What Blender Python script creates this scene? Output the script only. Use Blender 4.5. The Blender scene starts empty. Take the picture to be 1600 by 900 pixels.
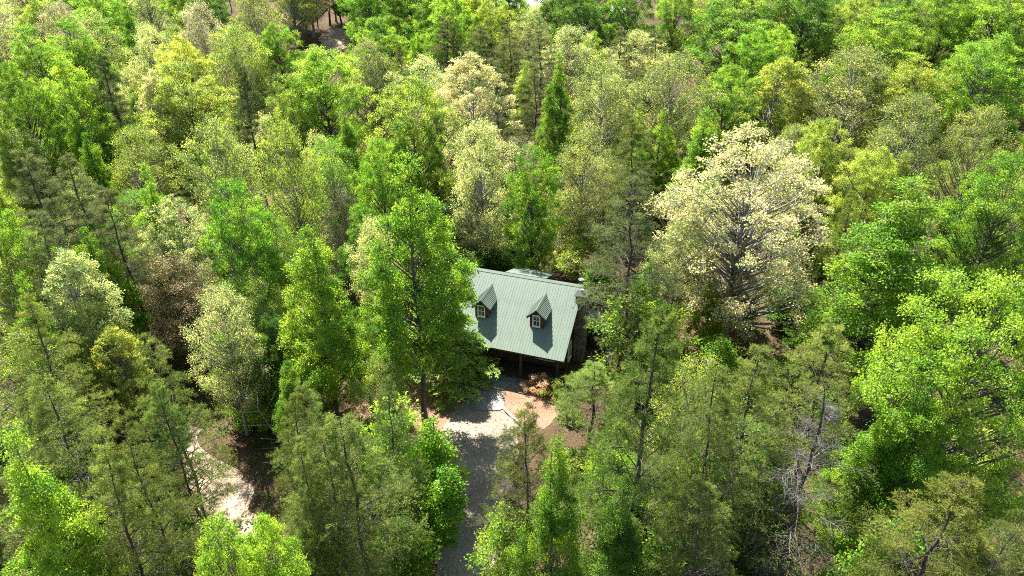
import bpy, bmesh, math, random
import numpy as np
from mathutils import Vector, Matrix

R = math.radians
scene = bpy.context.scene
COL = scene.collection

# ------------------------------------------------------------------ camera, sky, sun, exposure
CAM_Z, PITCH, FPX = 34.0, R(30.0), 1100.0          # photo pixels, 1600 x 900
cam_data = bpy.data.cameras.new('camera')
cam_data.sensor_width = 36.0
cam_data.lens = FPX / 1600.0 * 36.0
cam_data.clip_end = 6000.0
cam = bpy.data.objects.new('camera', cam_data)
cam.location = (0, 0, CAM_Z)
cam.rotation_euler = (R(90) - PITCH, 0, 0)
COL.objects.link(cam)
scene.camera = cam

SUN_EL, SUN_AZ = 55.0, -27.0                         # azimuth from +Y towards +X
world = bpy.data.worlds.new('World')
scene.world = world
world.use_nodes = True
wn = world.node_tree.nodes
sky = wn.new('ShaderNodeTexSky')
sky.sky_type = 'NISHITA'
sky.sun_disc = False
sky.sun_elevation = R(SUN_EL)
sky.sun_rotation = R(SUN_AZ)
wn['Background'].inputs['Strength'].default_value = 0.072
world.node_tree.links.new(sky.outputs['Color'], wn['Background'].inputs['Color'])

sun_data = bpy.data.lights.new('sun', 'SUN')
sun_data.energy = 5.0
sun_data.angle = R(0.53)
sun_data.color = (1.0, 0.97, 0.91)
sun = bpy.data.objects.new('sun', sun_data)
sd = Vector((math.sin(R(SUN_AZ)) * math.cos(R(SUN_EL)), math.cos(R(SUN_AZ)) * math.cos(R(SUN_EL)), math.sin(R(SUN_EL))))
sun.rotation_euler = (-sd).to_track_quat('-Z', 'Y').to_euler()
sun.location = (0, 0, 120)
COL.objects.link(sun)

scene.view_settings.view_transform = 'Standard'
scene.view_settings.look = 'None'
scene.view_settings.gamma = 1.0
scene.view_settings.exposure = 1.98
scene.view_settings.use_curve_mapping = False
cy = scene.cycles
cy.max_bounces = 7
cy.diffuse_bounces = 4
cy.glossy_bounces = 2
cy.transmission_bounces = 6
cy.transparent_max_bounces = 4
cy.use_denoising = False
cy.filter_width = 1.05
cy.caustics_reflective = False
cy.caustics_refractive = False

# ------------------------------------------------------------------ pixels to places
def ray(px, py):
    u = (450 - py) / FPX
    c, s = math.cos(PITCH), math.sin(PITCH)
    return ((px - 800) / FPX, c + u * s, -s + u * c)

def at(px, py, z=0.0):
    d = ray(px, py)
    t = (z - CAM_Z) / d[2]
    return (d[0] * t, d[1] * t, z)

def project(x, y, z):
    c, s = math.cos(PITCH), math.sin(PITCH)
    z = z - CAM_Z
    d = y * c - z * s
    return 800 + FPX * x / d, 450 - FPX * (y * s + z * c) / d, d

def smooth(a, b, t):
    t = min(1.0, max(0.0, (t - a) / (b - a)))
    return t * t * (3 - 2 * t)

def terrain(x, y):
    z = 7.5 * smooth(85, 165, y) + 10 * smooth(200, 420, y)
    n = math.sin(x * .11 + 1.3) * math.cos(y * .09 - .4) * .55 + math.sin(x * .31 + y * .23) * .22 + math.sin(x * .035 - y * .02) * 1.0
    flat = smooth(16, 42, math.hypot((x + 2) * .9, (y - 38) * .62))
    return z + n * flat

# ------------------------------------------------------------------ materials
def new_mat(name):
    m = bpy.data.materials.new(name)
    m.use_nodes = True
    nt = m.node_tree
    return m, nt, nt.nodes, nt.links, nt.nodes['Principled BSDF']

def ramp(nodes, links, src, stops):
    r = nodes.new('ShaderNodeValToRGB')
    els = r.color_ramp.elements
    while len(els) < len(stops):
        els.new(0.5)
    for e, (p, c) in zip(els, stops):
        e.position = p
        e.color = (*c, 1)
    links.new(src, r.inputs['Fac'])
    return r

def noise(nodes, links, scale, detail=4, rough=0.6, coord=None):
    n = nodes.new('ShaderNodeTexNoise')
    n.inputs['Scale'].default_value = scale
    n.inputs['Detail'].default_value = detail
    n.inputs['Roughness'].default_value = rough
    if coord is not None:
        links.new(coord, n.inputs['Vector'])
    return n

def noise_mat(name, scale, stops, rough=0.9, bump=0.0, bump_scale=None, spec=0.3, fine=None, metallic=0.0, coords='Object', stretch=None):
    m, nt, N, L, P = new_mat(name)
    tc = N.new('ShaderNodeTexCoord')
    n = noise(N, L, scale, 6, 0.65, tc.outputs[coords])
    r = ramp(N, L, n.outputs['Fac'], stops)
    col = r.outputs['Color']
    if fine:
        src = tc.outputs[coords]
        if stretch:
            mp = N.new('ShaderNodeMapping'); mp.inputs['Scale'].default_value = stretch
            L.new(src, mp.inputs['Vector']); src = mp.outputs['Vector']
        n2 = noise(N, L, fine[0], 3, 0.7, src)
        r2 = ramp(N, L, n2.outputs['Fac'], fine[1])
        mx = N.new('ShaderNodeMix'); mx.data_type = 'RGBA'; mx.blend_type = 'MULTIPLY'
        mx.inputs['Factor'].default_value = 1.0
        L.new(col, mx.inputs[6]); L.new(r2.outputs['Color'], mx.inputs[7])
        col = mx.outputs[2]
    L.new(col, P.inputs['Base Color'])
    P.inputs['Roughness'].default_value = rough
    P.inputs['Specular IOR Level'].default_value = spec
    P.inputs['Metallic'].default_value = metallic
    if bump:
        nb = noise(N, L, bump_scale or scale * 3, 4, 0.7, tc.outputs[coords])
        b = N.new('ShaderNodeBump'); b.inputs['Strength'].default_value = bump; b.inputs['Distance'].default_value = 0.05
        L.new(nb.outputs['Fac'], b.inputs['Height']); L.new(b.outputs['Normal'], P.inputs['Normal'])
    return m

def leaf_mat(name, transl=0.45, rough=0.5, spread=0.3, hue=0.03, spec=0.25):
    """leaf colour = the tree's own colour, varied leaf by leaf"""
    m, nt, N, L, P = new_mat(name)
    oi = N.new('ShaderNodeObjectInfo')
    at_ = N.new('ShaderNodeAttribute'); at_.attribute_name = 'tone'
    hs = N.new('ShaderNodeHueSaturation')
    mh = N.new('ShaderNodeMapRange'); mh.inputs['To Min'].default_value = 0.5 + hue; mh.inputs['To Max'].default_value = 0.5 - hue
    mv = N.new('ShaderNodeMapRange'); mv.inputs['To Min'].default_value = 1 - spread; mv.inputs['To Max'].default_value = 1 + spread
    L.new(at_.outputs['Fac'], mh.inputs['Value']); L.new(at_.outputs['Fac'], mv.inputs['Value'])
    L.new(mh.outputs['Result'], hs.inputs['Hue']); L.new(mv.outputs['Result'], hs.inputs['Value'])
    L.new(oi.outputs['Color'], hs.inputs['Color'])
    L.new(hs.outputs['Color'], P.inputs['Base Color'])
    P.inputs['Roughness'].default_value = rough
    P.inputs['Specular IOR Level'].default_value = spec
    tr = N.new('ShaderNodeBsdfTranslucent')
    ty = N.new('ShaderNodeMix'); ty.data_type = 'RGBA'; ty.blend_type = 'MULTIPLY'; ty.inputs['Factor'].default_value = 1.0
    ty.inputs[7].default_value = (2.0, 2.0, 1.1, 1)
    L.new(hs.outputs['Color'], ty.inputs[6]); L.new(ty.outputs[2], tr.inputs['Color'])
    mx = N.new('ShaderNodeMixShader'); mx.inputs['Fac'].default_value = transl
    L.new(P.outputs['BSDF'], mx.inputs[1]); L.new(tr.outputs['BSDF'], mx.inputs[2])
    out = [n for n in N if n.type == 'OUTPUT_MATERIAL'][0]
    L.new(mx.outputs['Shader'], out.inputs['Surface'])
    return m

M = {}
M['leaf'] = leaf_mat('leaf', 0.5, 0.45, 0.42, 0.035, 0.2)
M['bloom'] = leaf_mat('blossom', 0.4, 0.6, 0.42, 0.045, 0.1)
M['needle'] = leaf_mat('needle', 0.4, 0.6, 0.45, 0.03, 0.08)
M['bark'] = noise_mat('bark', 3.0, [(.3, (.055, .045, .036)), (.7, (.17, .145, .12))], 0.95, .6, 14)
M['bark_pale'] = noise_mat('bark_pale', 3.0, [(.3, (.13, .12, .105)), (.7, (.33, .31, .28))], 0.95, .5, 14)
M['bark_pine'] = noise_mat('bark_pine', 3.0, [(.3, (.035, .028, .024)), (.7, (.11, .085, .07))], 0.95, .7, 12)
M['dead_wood'] = noise_mat('dead_wood', 2.0, [(.3, (.085, .076, .068)), (.7, (.22, .20, .18))], 0.95, .4, 10)
M['ground'] = noise_mat('forest_floor', 0.18, [(.25, (.035, .03, .016)), (.42, (.075, .052, .032)), (.58, (.115, .08, .05)), (.72, (.05, .065, .02))], 1.0, 1.0, 9, .1,
                        fine=(5.0, [(.3, (.45, .43, .4)), (.7, (1.25, 1.2, 1.1))]))
M['gravel'] = noise_mat('gravel', 0.35, [(.3, (.22, .175, .13)), (.65, (.34, .285, .22))], 1.0, 1.0, 22, .2,
                        fine=(16.0, [(.35, (.55, .54, .53)), (.65, (1.15, 1.14, 1.12))]))
M['sand'] = noise_mat('sandy_dirt', 0.5, [(.3, (.30, .20, .135)), (.65, (.50, .40, .30))], 1.0, .8, 14, .1,
                      fine=(9.0, [(.3, (.6, .57, .55)), (.7, (1.1, 1.1, 1.1))]))
M['mulch'] = noise_mat('pine_straw_mulch', 0.6, [(.3, (.22, .13, .085)), (.7, (.34, .22, .15))], 1.0, 1.0, 25, .1,
                       fine=(14.0, [(.3, (.6, .58, .55)), (.7, (1.15, 1.12, 1.1))]))
M['concrete'] = noise_mat('concrete', 0.8, [(.3, (.15, .142, .128)), (.7, (.23, .22, .20))], .95, .3, 20,
                          fine=(6.0, [(.3, (.8, .8, .8)), (.7, (1.1, 1.1, 1.1))]))  # darkened colour stands in for tree shade on the pad; walks share it
M['road'] = noise_mat('gravel_road', 0.3, [(.3, (.28, .28, .30)), (.7, (.38, .38, .40))], .95)
M['verge'] = noise_mat('verge_grass', 0.4, [(.3, (.10, .13, .03)), (.7, (.26, .25, .08))], 1.0, .6, 6)
M['roof'] = noise_mat('green_metal', 0.45, [(.3, (.118, .155, .118)), (.7, (.16, .20, .152))], .55, 0, None, .3,
                      fine=(3.0, [(.3, (.88, .88, .86)), (.7, (1.05, 1.05, 1.05))]), stretch=(1, .06, 1))
M['log'] = noise_mat('brown_stained_wood', 1.5, [(.3, (.06, .030, .018)), (.7, (.12, .062, .036))], .75, .3, 12)
M['dark_wood'] = noise_mat('dark_weathered_wood', 1.5, [(.3, (.03, .022, .018)), (.7, (.075, .052, .04))], .85, .3, 12)
M['timber'] = noise_mat('grey_timber', 2.0, [(.3, (.32, .29, .25)), (.7, (.5, .47, .42))], .95, .3, 12)
M['trim'] = noise_mat('white_paint', 2.0, [(.3, (.66, .66, .64)), (.7, (.78, .78, .76))], .5)
M['stone'] = noise_mat('chimney_stone', 2.2, [(.25, (.10, .095, .085)), (.5, (.20, .18, .14)), (.75, (.29, .26, .20))], .95, .5, 9,
                       fine=(1.1, [(.3, (.7, .72, .7)), (.7, (1.15, 1.1, 1.0))]))
M['mortar'] = noise_mat('mortar', 4.0, [(.3, (.12, .115, .105)), (.7, (.18, .17, .155))], 1.0)
M['slate'] = noise_mat('dark_slate', 3.0, [(.3, (.03, .033, .037)), (.7, (.06, .063, .068))], .9)
M['metal'] = noise_mat('grey_metal', 2.0, [(.3, (.25, .26, .26)), (.7, (.35, .36, .36))], .4, metallic=.6)
M['dish'] = noise_mat('white_enamel', 2.0, [(.3, (.72, .72, .72)), (.7, (.8, .8, .8))], .4)
def glass():
    m, nt, N, L, P = new_mat('window_glass')
    P.inputs['Base Color'].default_value = (.03, .04, .045, 1)
    P.inputs['Roughness'].default_value = .06
    P.inputs['Specular IOR Level'].default_value = .8
    return m
M['glass'] = glass()

# ------------------------------------------------------------------ mesh helpers
def mesh_np(name, V, F, mat, tone=None, smooth_=False):
    V = np.asarray(V, np.float32); F = np.asarray(F, np.int32)
    k = F.shape[1]
    me = bpy.data.meshes.new(name)
    me.vertices.add(len(V)); me.vertices.foreach_set('co', V.ravel())
    me.loops.add(F.size); me.loops.foreach_set('vertex_index', F.ravel())
    me.polygons.add(len(F)); me.polygons.foreach_set('loop_start', np.arange(0, F.size, k, dtype=np.int32))
    if smooth_:
        me.polygons.foreach_set('use_smooth', np.ones(len(F), bool))
    me.update(calc_edges=True)
    if tone is not None:
        a = me.attributes.new('tone', 'FLOAT', 'FACE')
        a.data.foreach_set('value', np.asarray(tone, np.float32))
    me.materials.append(mat)
    return me

def link(name, me, parent=None, loc=None, **props):
    o = bpy.data.objects.new(name, me)
    COL.objects.link(o)
    if parent is not None:
        o.parent = parent
    if loc is not None:
        o.location = loc
    for k, v in props.items():
        if v is not None:
            o[k] = v
    return o

def empty(name, loc, rz=0.0, **props):
    o = link(name, None, None, loc, **props)
    o.rotation_euler = (0, 0, rz)
    o.empty_display_size = .5
    return o

class MB:
    def __init__(self):
        self.v, self.f = [], []
    def add(self, v, f):
        b = len(self.v)
        self.v += [tuple(p) for p in v]
        self.f += [tuple(i + b for i in q) for q in f]
    def box(self, x0, x1, y0, y1, z0, z1):
        self.add([(x0, y0, z0), (x1, y0, z0), (x1, y1, z0), (x0, y1, z0), (x0, y0, z1), (x1, y0, z1), (x1, y1, z1), (x0, y1, z1)],
                 [(0, 3, 2, 1), (4, 5, 6, 7), (0, 1, 5, 4), (1, 2, 6, 5), (2, 3, 7, 6), (3, 0, 4, 7)])
    def prism(self, poly, off):
        n = len(poly)
        off = Vector(off)
        v = [Vector(p) for p in poly] + [Vector(p) + off for p in poly]
        self.add(v, [tuple(range(n))[::-1], tuple(range(n, 2 * n))] + [(i, (i + 1) % n, (i + 1) % n + n, i + n) for i in range(n)])
    def tube(self, pts, rad, k=6):
        V, F = tube_np(np.array(pts, float), np.array(rad, float), k)
        self.add(V.tolist(), F.tolist())
    def mesh(self, name, mat, bevel=0.0):
        me = bpy.data.meshes.new(name)
        me.from_pydata(self.v, [], self.f)
        bm = bmesh.new(); bm.from_mesh(me)
        bmesh.ops.recalc_face_normals(bm, faces=bm.faces)
        if bevel:
            bmesh.ops.bevel(bm, geom=bm.edges[:], offset=bevel, segments=1, affect='EDGES')
        bm.to_mesh(me); bm.free()
        me.materials.append(mat)
        return me
    def build(self, name, mat, parent=None, bevel=0.0, **props):
        return link(name, self.mesh(name, mat, bevel), parent, **props)

def tube_np(P, rad, k):
    n = len(P)
    T = np.gradient(P, axis=0)
    T /= np.linalg.norm(T, axis=1, keepdims=True) + 1e-9
    ref = np.where(np.abs(T[:, 2:3]) > .8, np.array([[1., 0, 0]]), np.array([[0, 0, 1.]]))
    A = np.cross(T, ref); A /= np.linalg.norm(A, axis=1, keepdims=True) + 1e-9
    B = np.cross(T, A)
    th = np.arange(k) * 2 * math.pi / k
    V = P[:, None, :] + rad[:, None, None] * (A[:, None, :] * np.cos(th)[None, :, None] + B[:, None, :] * np.sin(th)[None, :, None])
    i = np.arange(n - 1)[:, None] * k
    j = np.arange(k)[None, :]
    jn = (j + 1) % k
    F = np.stack([i + j, i + jn, i + k + jn, i + k + j], -1).reshape(-1, 4)
    return V.reshape(-1, 3), F

class NB:
    """quads collected as arrays"""
    def __init__(self):
        self.V, self.F, self.T, self.n = [], [], [], 0
    def add(self, V, F, tone=None):
        self.V.append(V); self.F.append(F + self.n); self.n += len(V)
        if tone is not None:
            self.T.append(tone)
    def tube(self, P, rad, k=5):
        self.add(*tube_np(np.asarray(P, float), np.asarray(rad, float), k))
    def sticks(self, A, B, ra, rb):
        """many three-sided twigs at once"""
        D = B - A
        L = np.linalg.norm(D, axis=1, keepdims=True) + 1e-9
        D = D / L
        ref = np.where(np.abs(D[:, 2:3]) > .8, np.array([[1., 0, 0]]), np.array([[0, 0, 1.]]))
        U = np.cross(D, ref); U /= np.linalg.norm(U, axis=1, keepdims=True) + 1e-9
        W = np.cross(D, U)
        th = np.arange(3) * 2 * math.pi / 3
        off = U[:, None, :] * np.cos(th)[None, :, None] + W[:, None, :] * np.sin(th)[None, :, None]
        V = np.concatenate([A[:, None, :] + off * ra, B[:, None, :] + off * rb], 1).reshape(-1, 3)
        i = np.arange(len(A))[:, None, None] * 6
        q = np.array([[0, 1, 4, 3], [1, 2, 5, 4], [2, 0, 3, 5]])[None]
        self.add(V, (i + q).reshape(-1, 4))
    def leaves(self, C, D, Nn, Ln, width, tone, fold=0.12):
        """one folded diamond per leaf"""
        W = np.cross(Nn, D); W /= np.linalg.norm(W, axis=1, keepdims=True) + 1e-9
        Ln = Ln[:, None]
        V = np.stack([C, C + D * Ln * .5 + W * Ln * width + Nn * Ln * fold, C + D * Ln, C + D * Ln * .5 - W * Ln * width + Nn * Ln * fold], 1).reshape(-1, 3)
        F = np.arange(len(C))[:, None] * 4 + np.arange(4)[None]
        self.add(V, F, tone)
    def mesh(self, name, mat, smooth_=False):
        V = np.concatenate(self.V); F = np.concatenate(self.F)
        T = np.concatenate(self.T) if self.T else None
        return mesh_np(name, V, F, mat, T, smooth_)

def unit(a):
    return a / (np.linalg.norm(a, axis=-1, keepdims=True) + 1e-9)

# ------------------------------------------------------------------ tree prototypes: (trunk mesh, crown mesh), nominal height and width
def bezier(p0, p1, p2, n):
    t = np.linspace(0, 1, n)[:, None]
    return (1 - t) ** 2 * p0 + 2 * t * (1 - t) * p1 + t * t * p2

def broadleaf(seed, H=18., R0=4.2, base=.28, shape='cone', clumps=130, crad=.95, per=22, leaves=20, leaf=.15, rise=.75, twig=.012,
              bark='bark', mat='leaf', lw=.3, trunk_r=.2, jitter=.17, inner=.45, droop=.15):
    g = np.random.default_rng(seed)
    wood, fol = NB(), NB()
    cb = H * base
    k = 14
    zt = np.linspace(0, H * (.95 if shape == 'cone' else .8), k)
    wob = np.cumsum(g.normal(0, .07, (k, 2)), 0); wob -= wob[0]
    tr = np.column_stack([wob[:, 0], wob[:, 1], zt])
    rr = trunk_r * (1 - zt / zt[-1]) ** .8 + .025
    rr[0] *= 1.35
    wood.tube(tr, rr, 8)
    ph = g.uniform(0, 6.28, 4)
    def outline(th, t):
        lob = 1 + .18 * np.sin(2 * th + ph[0] + 3 * t) + .16 * np.sin(3 * th + ph[1] - 7 * t) + .13 * np.sin(5 * th + ph[2] + 9 * t)
        if shape == 'cone':
            prof = (1 - t) ** .72 * (.35 + .65 * min(1, t / .22)) if t < .22 else (1 - t) ** .72
            prof = prof * 1.12
        elif shape == 'oval':
            prof = math.sin(math.pi * min(.995, (t * .86 + .12))) ** .62
        else:
            prof = max(.05, 1 - (abs(t - .45) / .56) ** 2.3) ** .55
        return R0 * prof * lob
    cs, tries = [], 0
    while len(cs) < clumps and tries < clumps * 40:
        tries += 1
        t = g.uniform(0, 1)
        th = g.uniform(0, 6.283)
        ro = outline(th, t)
        if g.uniform() > ro / R0 + .12:
            continue
        r = ro * (inner + (1 - inner) * g.uniform() ** .5) if g.uniform() < .8 else ro * g.uniform(.1, 1)
        r = max(0, r - crad * .4)
        c = np.array([r * math.cos(th), r * math.sin(th), cb + t * (H - cb)])
        if math.sin(c[0] * .95 + ph[0]) * math.sin(c[1] * .95 + ph[1]) * math.sin(c[2] * .8 + ph[3]) > .3:
            continue
        if cs and np.min(np.linalg.norm(np.array(cs) - c, axis=1)) < crad * .72:
            continue
        cs.append(c)
    for c in cs:
        r = math.hypot(c[0], c[1])
        zb = min(max(c[2] - rise * r - .3, cb * .75), zt[-1] - .4)
        i = np.interp(zb, zt, np.arange(k))
        p0 = np.array([np.interp(zb, zt, tr[:, 0]), np.interp(zb, zt, tr[:, 1]), zb])
        mid = p0 * .45 + c * .55 + np.array([0, 0, -.12 * r + g.normal(0, .2)])
        rb = min(.03 + .014 * r, np.interp(zb, zt, rr) * .7)
        wood.tube(bezier(p0, mid, c, 6), np.linspace(rb, .016, 6), 4)
        s = crad * g.uniform(.6, 1.1)
        d = unit(g.normal(0, 1, (per, 3)) + np.array([c[0] / (r + .01) * .5, c[1] / (r + .01) * .5, .45]))
        e = c + d * (s * (g.uniform(.35, 1, (per, 1)))) * np.array([1, 1, .72])
        wood.sticks(np.repeat(c[None], per, 0) + g.normal(0, .05, (per, 3)), e, twig, twig * .5)
        ct = g.uniform(.15, .85)
        n = per * leaves
        E = np.repeat(e, leaves, 0) + g.normal(0, jitter, (n, 3)) * np.array([1, 1, .6])
        dd = unit(unit(E - c) * .7 + g.normal(0, .7, (n, 3)) + np.array([0, 0, -droop]))
        cn = unit(g.normal(0, .5, (per, 3)) + np.array([0, 0, 1]) + d * .45)
        nn = unit(np.repeat(cn, leaves, 0) + g.normal(0, .36, (n, 3)))
        tone = np.clip(ct + g.normal(0, .22, n), 0, 1)
        fol.leaves(E, dd, nn, leaf * g.uniform(.65, 1.25, n), lw, tone)
    return dict(trunk=wood.mesh('trunk', M[bark], True), crown=fol.mesh('crown', M[mat]), H=H, W=R0 * 2)

def conifer(seed, H=18., R0=3.2, base=.3, n_br=72, sub=15, tufts=6, needles=10, nlen=.15, nw=.085, lift=.25, droop=.15, bark='bark_pine', trunk_r=.135, irr=.5,
            shape='pine', dead=14, bare=0.35, sag=0.0, spread=.11, split=False):
    g = np.random.default_rng(seed)
    wood, fol = NB(), NB()
    bare_wood = NB() if split else wood
    k = 14
    zt = np.linspace(0, H * .985, k)
    wob = np.cumsum(g.normal(0, .09, (k, 2)), 0); wob -= wob[0]
    tr = np.column_stack([wob[:, 0], wob[:, 1], zt])
    rr = trunk_r * (1 - zt / zt[-1]) ** .85 + .02
    wood.tube(tr, rr, 7)
    def trunk_at(z):
        return np.array([np.interp(z, zt, tr[:, 0]), np.interp(z, zt, tr[:, 1]), z])
    for b in range(n_br + dead):
        isdead = b >= n_br
        t = ((b + g.uniform(0, 1)) / n_br) ** .9 if not isdead else g.uniform(-.45, .9 if dead > 50 else .5)
        z = H * (base + (1 - base) * t)
        z = max(z, H * .1)
        if shape == 'pine':
            prof = max(.1, (1 - max(t, 0)) ** .7) * min(1, .6 + max(t, 0) * 2.2)
        else:
            prof = max(.06, 1 - max(t, 0)) ** .9
        ln = R0 * prof * g.uniform(1 - irr, 1.12) * (.7 if isdead else 1)
        th = b * 2.39996 + g.normal(0, .35)
        p0 = trunk_at(z)
        out = np.array([math.cos(th), math.sin(th), 0])
        up = lift * ln * g.uniform(.3, 1.4) * (1 if t > 0 else .3)
        p2 = p0 + out * ln + np.array([0, 0, up - sag * ln])
        p1 = p0 + out * ln * .5 + np.array([0, 0, up * .75 + .12 * ln]) + g.normal(0, .12, 3)
        q = bezier(p0, p1, p2, 7)
        (bare_wood if isdead else wood).tube(q, np.linspace(.014 + .011 * ln, .008, 7), 4)
        side = np.array([-out[1], out[0], 0])
        A, B = [], []
        ns = max(4, int(sub * (ln / R0) ** .6)) if not isdead else (12 if dead > 50 else 6)
        for s in range(ns):
            u = bare + (1 - bare) * (s + g.uniform(0, 1)) / ns
            a = bezier(p0, p1, p2, 101)[int(u * 100)]
            sg = 1 if s % 2 else -1
            l = ln * (.18 + .34 * (1 - u)) * g.uniform(.6, 1.2) + .18
            dirv = unit(out * g.uniform(.4, 1) + side * sg * g.uniform(.5, 1.1) + np.array([0, 0, g.normal(.08, .2) - droop]))
            A.append(a); B.append(a + dirv * l)
        A.append(q[-2]); B.append(p2 + out * .15)
        A, B = np.array(A), np.array(B)
        (bare_wood if isdead else wood).sticks(A, B, .009, .005)
        if isdead:
            m = 3 if split else 2
            A2 = np.repeat(A, m, 0) + np.repeat(B - A, m, 0) * g.uniform(.2, 1, (len(A) * m, 1)); B2 = A2 + g.normal(0, .3, A2.shape)
            bare_wood.sticks(A2, B2, .008, .004)
            continue
        ts = np.linspace(.25, 1.05, tufts)
        C = (A[:, None, :] + (B - A)[:, None, :] * ts[None, :, None]).reshape(-1, 3) + g.normal(0, .05, (len(A) * tufts, 3))
        Dm = np.repeat(unit(B - A), tufts, 0)
        n = len(C) * needles
        E = np.repeat(C, needles, 0) + g.normal(0, spread * .45, (n, 3))
        Dn = np.repeat(Dm, needles, 0)
        if shape == 'hemlock':
            dd = unit(Dn * .8 + g.normal(0, .6, (n, 3)) * np.array([1, 1, .35]) + np.array([0, 0, -.22]))
            nn = unit(np.array([0, 0, 1]) + g.normal(0, .35, (n, 3)))
        else:
            dd = unit(Dn * .6 + g.normal(0, .65, (n, 3)) + np.array([0, 0, .25]))
            nn = unit(g.normal(0, .8, (n, 3)) + np.array([0, 0, .7]))
        ct = np.clip(g.uniform(.25, .75) + np.repeat(g.normal(0, .18, len(C)), needles) + g.normal(0, .15, n), 0, 1)
        fol.leaves(E, dd, nn, nlen * g.uniform(.7, 1.3, n), nw, ct, .02)
    r = dict(trunk=wood.mesh('trunk', M[bark], True), crown=fol.mesh('crown', M['needle']), H=H, W=R0 * 2)
    if split:
        r['twigs'] = bare_wood.mesh('bare_branches', M['dead_wood'])
    return r

PROTO = {
    'poplar': [broadleaf(11), broadleaf(12, R0=4.4, clumps=140), broadleaf(13, R0=4.0, base=.2), broadleaf(14, H=18, R0=3.2, base=.22, clumps=110)],
    'oak': [broadleaf(21, R0=5.2, base=.22, shape='oval', clumps=165, crad=1.05, per=20, rise=.95, trunk_r=.26),
            broadleaf(22, R0=5.2, base=.2, shape='round', clumps=170, crad=1.0, per=20, rise=.9, trunk_r=.26),
            broadleaf(23, R0=5.0, base=.26, shape='oval', clumps=150, crad=1.1, per=20, rise=1.0, trunk_r=.26)],
    'loose': [broadleaf(31, R0=5.2, base=.24, shape='round', clumps=170, crad=1.0, per=22, leaves=7, leaf=.17, rise=.95, bark='bark_pale', trunk_r=.24, jitter=.3, twig=.013),
              broadleaf(32, R0=5.0, base=.22, shape='oval', clumps=165, crad=1.05, per=22, leaves=7, leaf=.17, rise=.95, bark='bark_pale', trunk_r=.24, jitter=.3, twig=.013)],
    'bloom': [broadleaf(41, R0=6.2, base=.2, shape='round', clumps=230, crad=.95, per=20, leaves=8, leaf=.155, rise=.9, bark='bark_pale', mat='bloom', trunk_r=.33, jitter=.14, lw=.34, twig=.014),
              broadleaf(42, R0=4.6, base=.22, shape='oval', clumps=150, crad=.95, per=20, leaves=12, leaf=.17, rise=.95, bark='bark_pale', mat='bloom', trunk_r=.24, jitter=.14, lw=.34, twig=.014)],
    'pine': [conifer(51, R0=4.4, dead=24, split=True), conifer(52, R0=4.8, base=.22, n_br=76, irr=.6, dead=26, split=True), conifer(53, R0=4.0, base=.34, n_br=60, irr=.55, dead=24), conifer(54, R0=4.5, base=.16, n_br=80, irr=.55)],
    'bigpine': [conifer(61, R0=4.6, base=.28, n_br=62, sub=17, tufts=6, needles=10, nlen=.22, nw=.06, lift=.35, irr=.45, trunk_r=.24, dead=14, bare=.4)],
    'darkpine': [conifer(62, R0=3.6, base=.42, n_br=52, sub=13, tufts=5, needles=9, nlen=.22, nw=.08, lift=.12, irr=.5, trunk_r=.2, dead=10, bare=.4)],
    'hemlock': [conifer(71, H=10., R0=3.2, base=.06, n_br=95, sub=16, tufts=6, needles=8, nlen=.15, nw=.16, lift=.12, sag=.28, irr=.25, shape='hemlock', dead=0, bare=.25, droop=.3)],
    'dead': [conifer(81, H=16., R0=4.6, base=.25, n_br=34, sub=12, tufts=4, needles=7, irr=.6, dead=60, trunk_r=.2, bare=.4, split=True)],
    'sapling': [broadleaf(91, H=8., R0=2.0, base=.15, clumps=45, crad=.7, per=16, leaves=11, leaf=.19, trunk_r=.07, rise=.6),
                broadleaf(92, H=8., R0=2.4, base=.18, shape='oval', clumps=45, crad=.75, per=15, leaves=9, leaf=.18, trunk_r=.07, rise=.8)],
    'shrub': [broadleaf(95, H=2.2, R0=1.5, base=.1, shape='round', clumps=24, crad=.45, per=14, leaves=12, leaf=.13, trunk_r=.05, rise=.9, jitter=.12),
              broadleaf(96, H=2.0, R0=1.3, base=.1, shape='oval', clumps=22, crad=.42, per=14, leaves=12, leaf=.14, trunk_r=.05, rise=.9, jitter=.13)],
}
NAMES = dict(poplar='broadleaf_tree', oak='oak_tree', loose='oak_tree', bloom='blossoming_tree', pine='pine_tree', bigpine='pine_tree', darkpine='pine_tree',
             hemlock='hemlock_tree', dead='dying_pine', sapling='sapling', shrub='shrub')
CATS = dict(poplar='tree', oak='tree', loose='tree', bloom='tree', pine='pine tree', bigpine='pine tree', darkpine='pine tree', hemlock='tree', dead='pine tree',
            sapling='sapling', shrub='shrub')
rng = random.Random(4)
PLACED = []                     # x, y, crown radius

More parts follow.
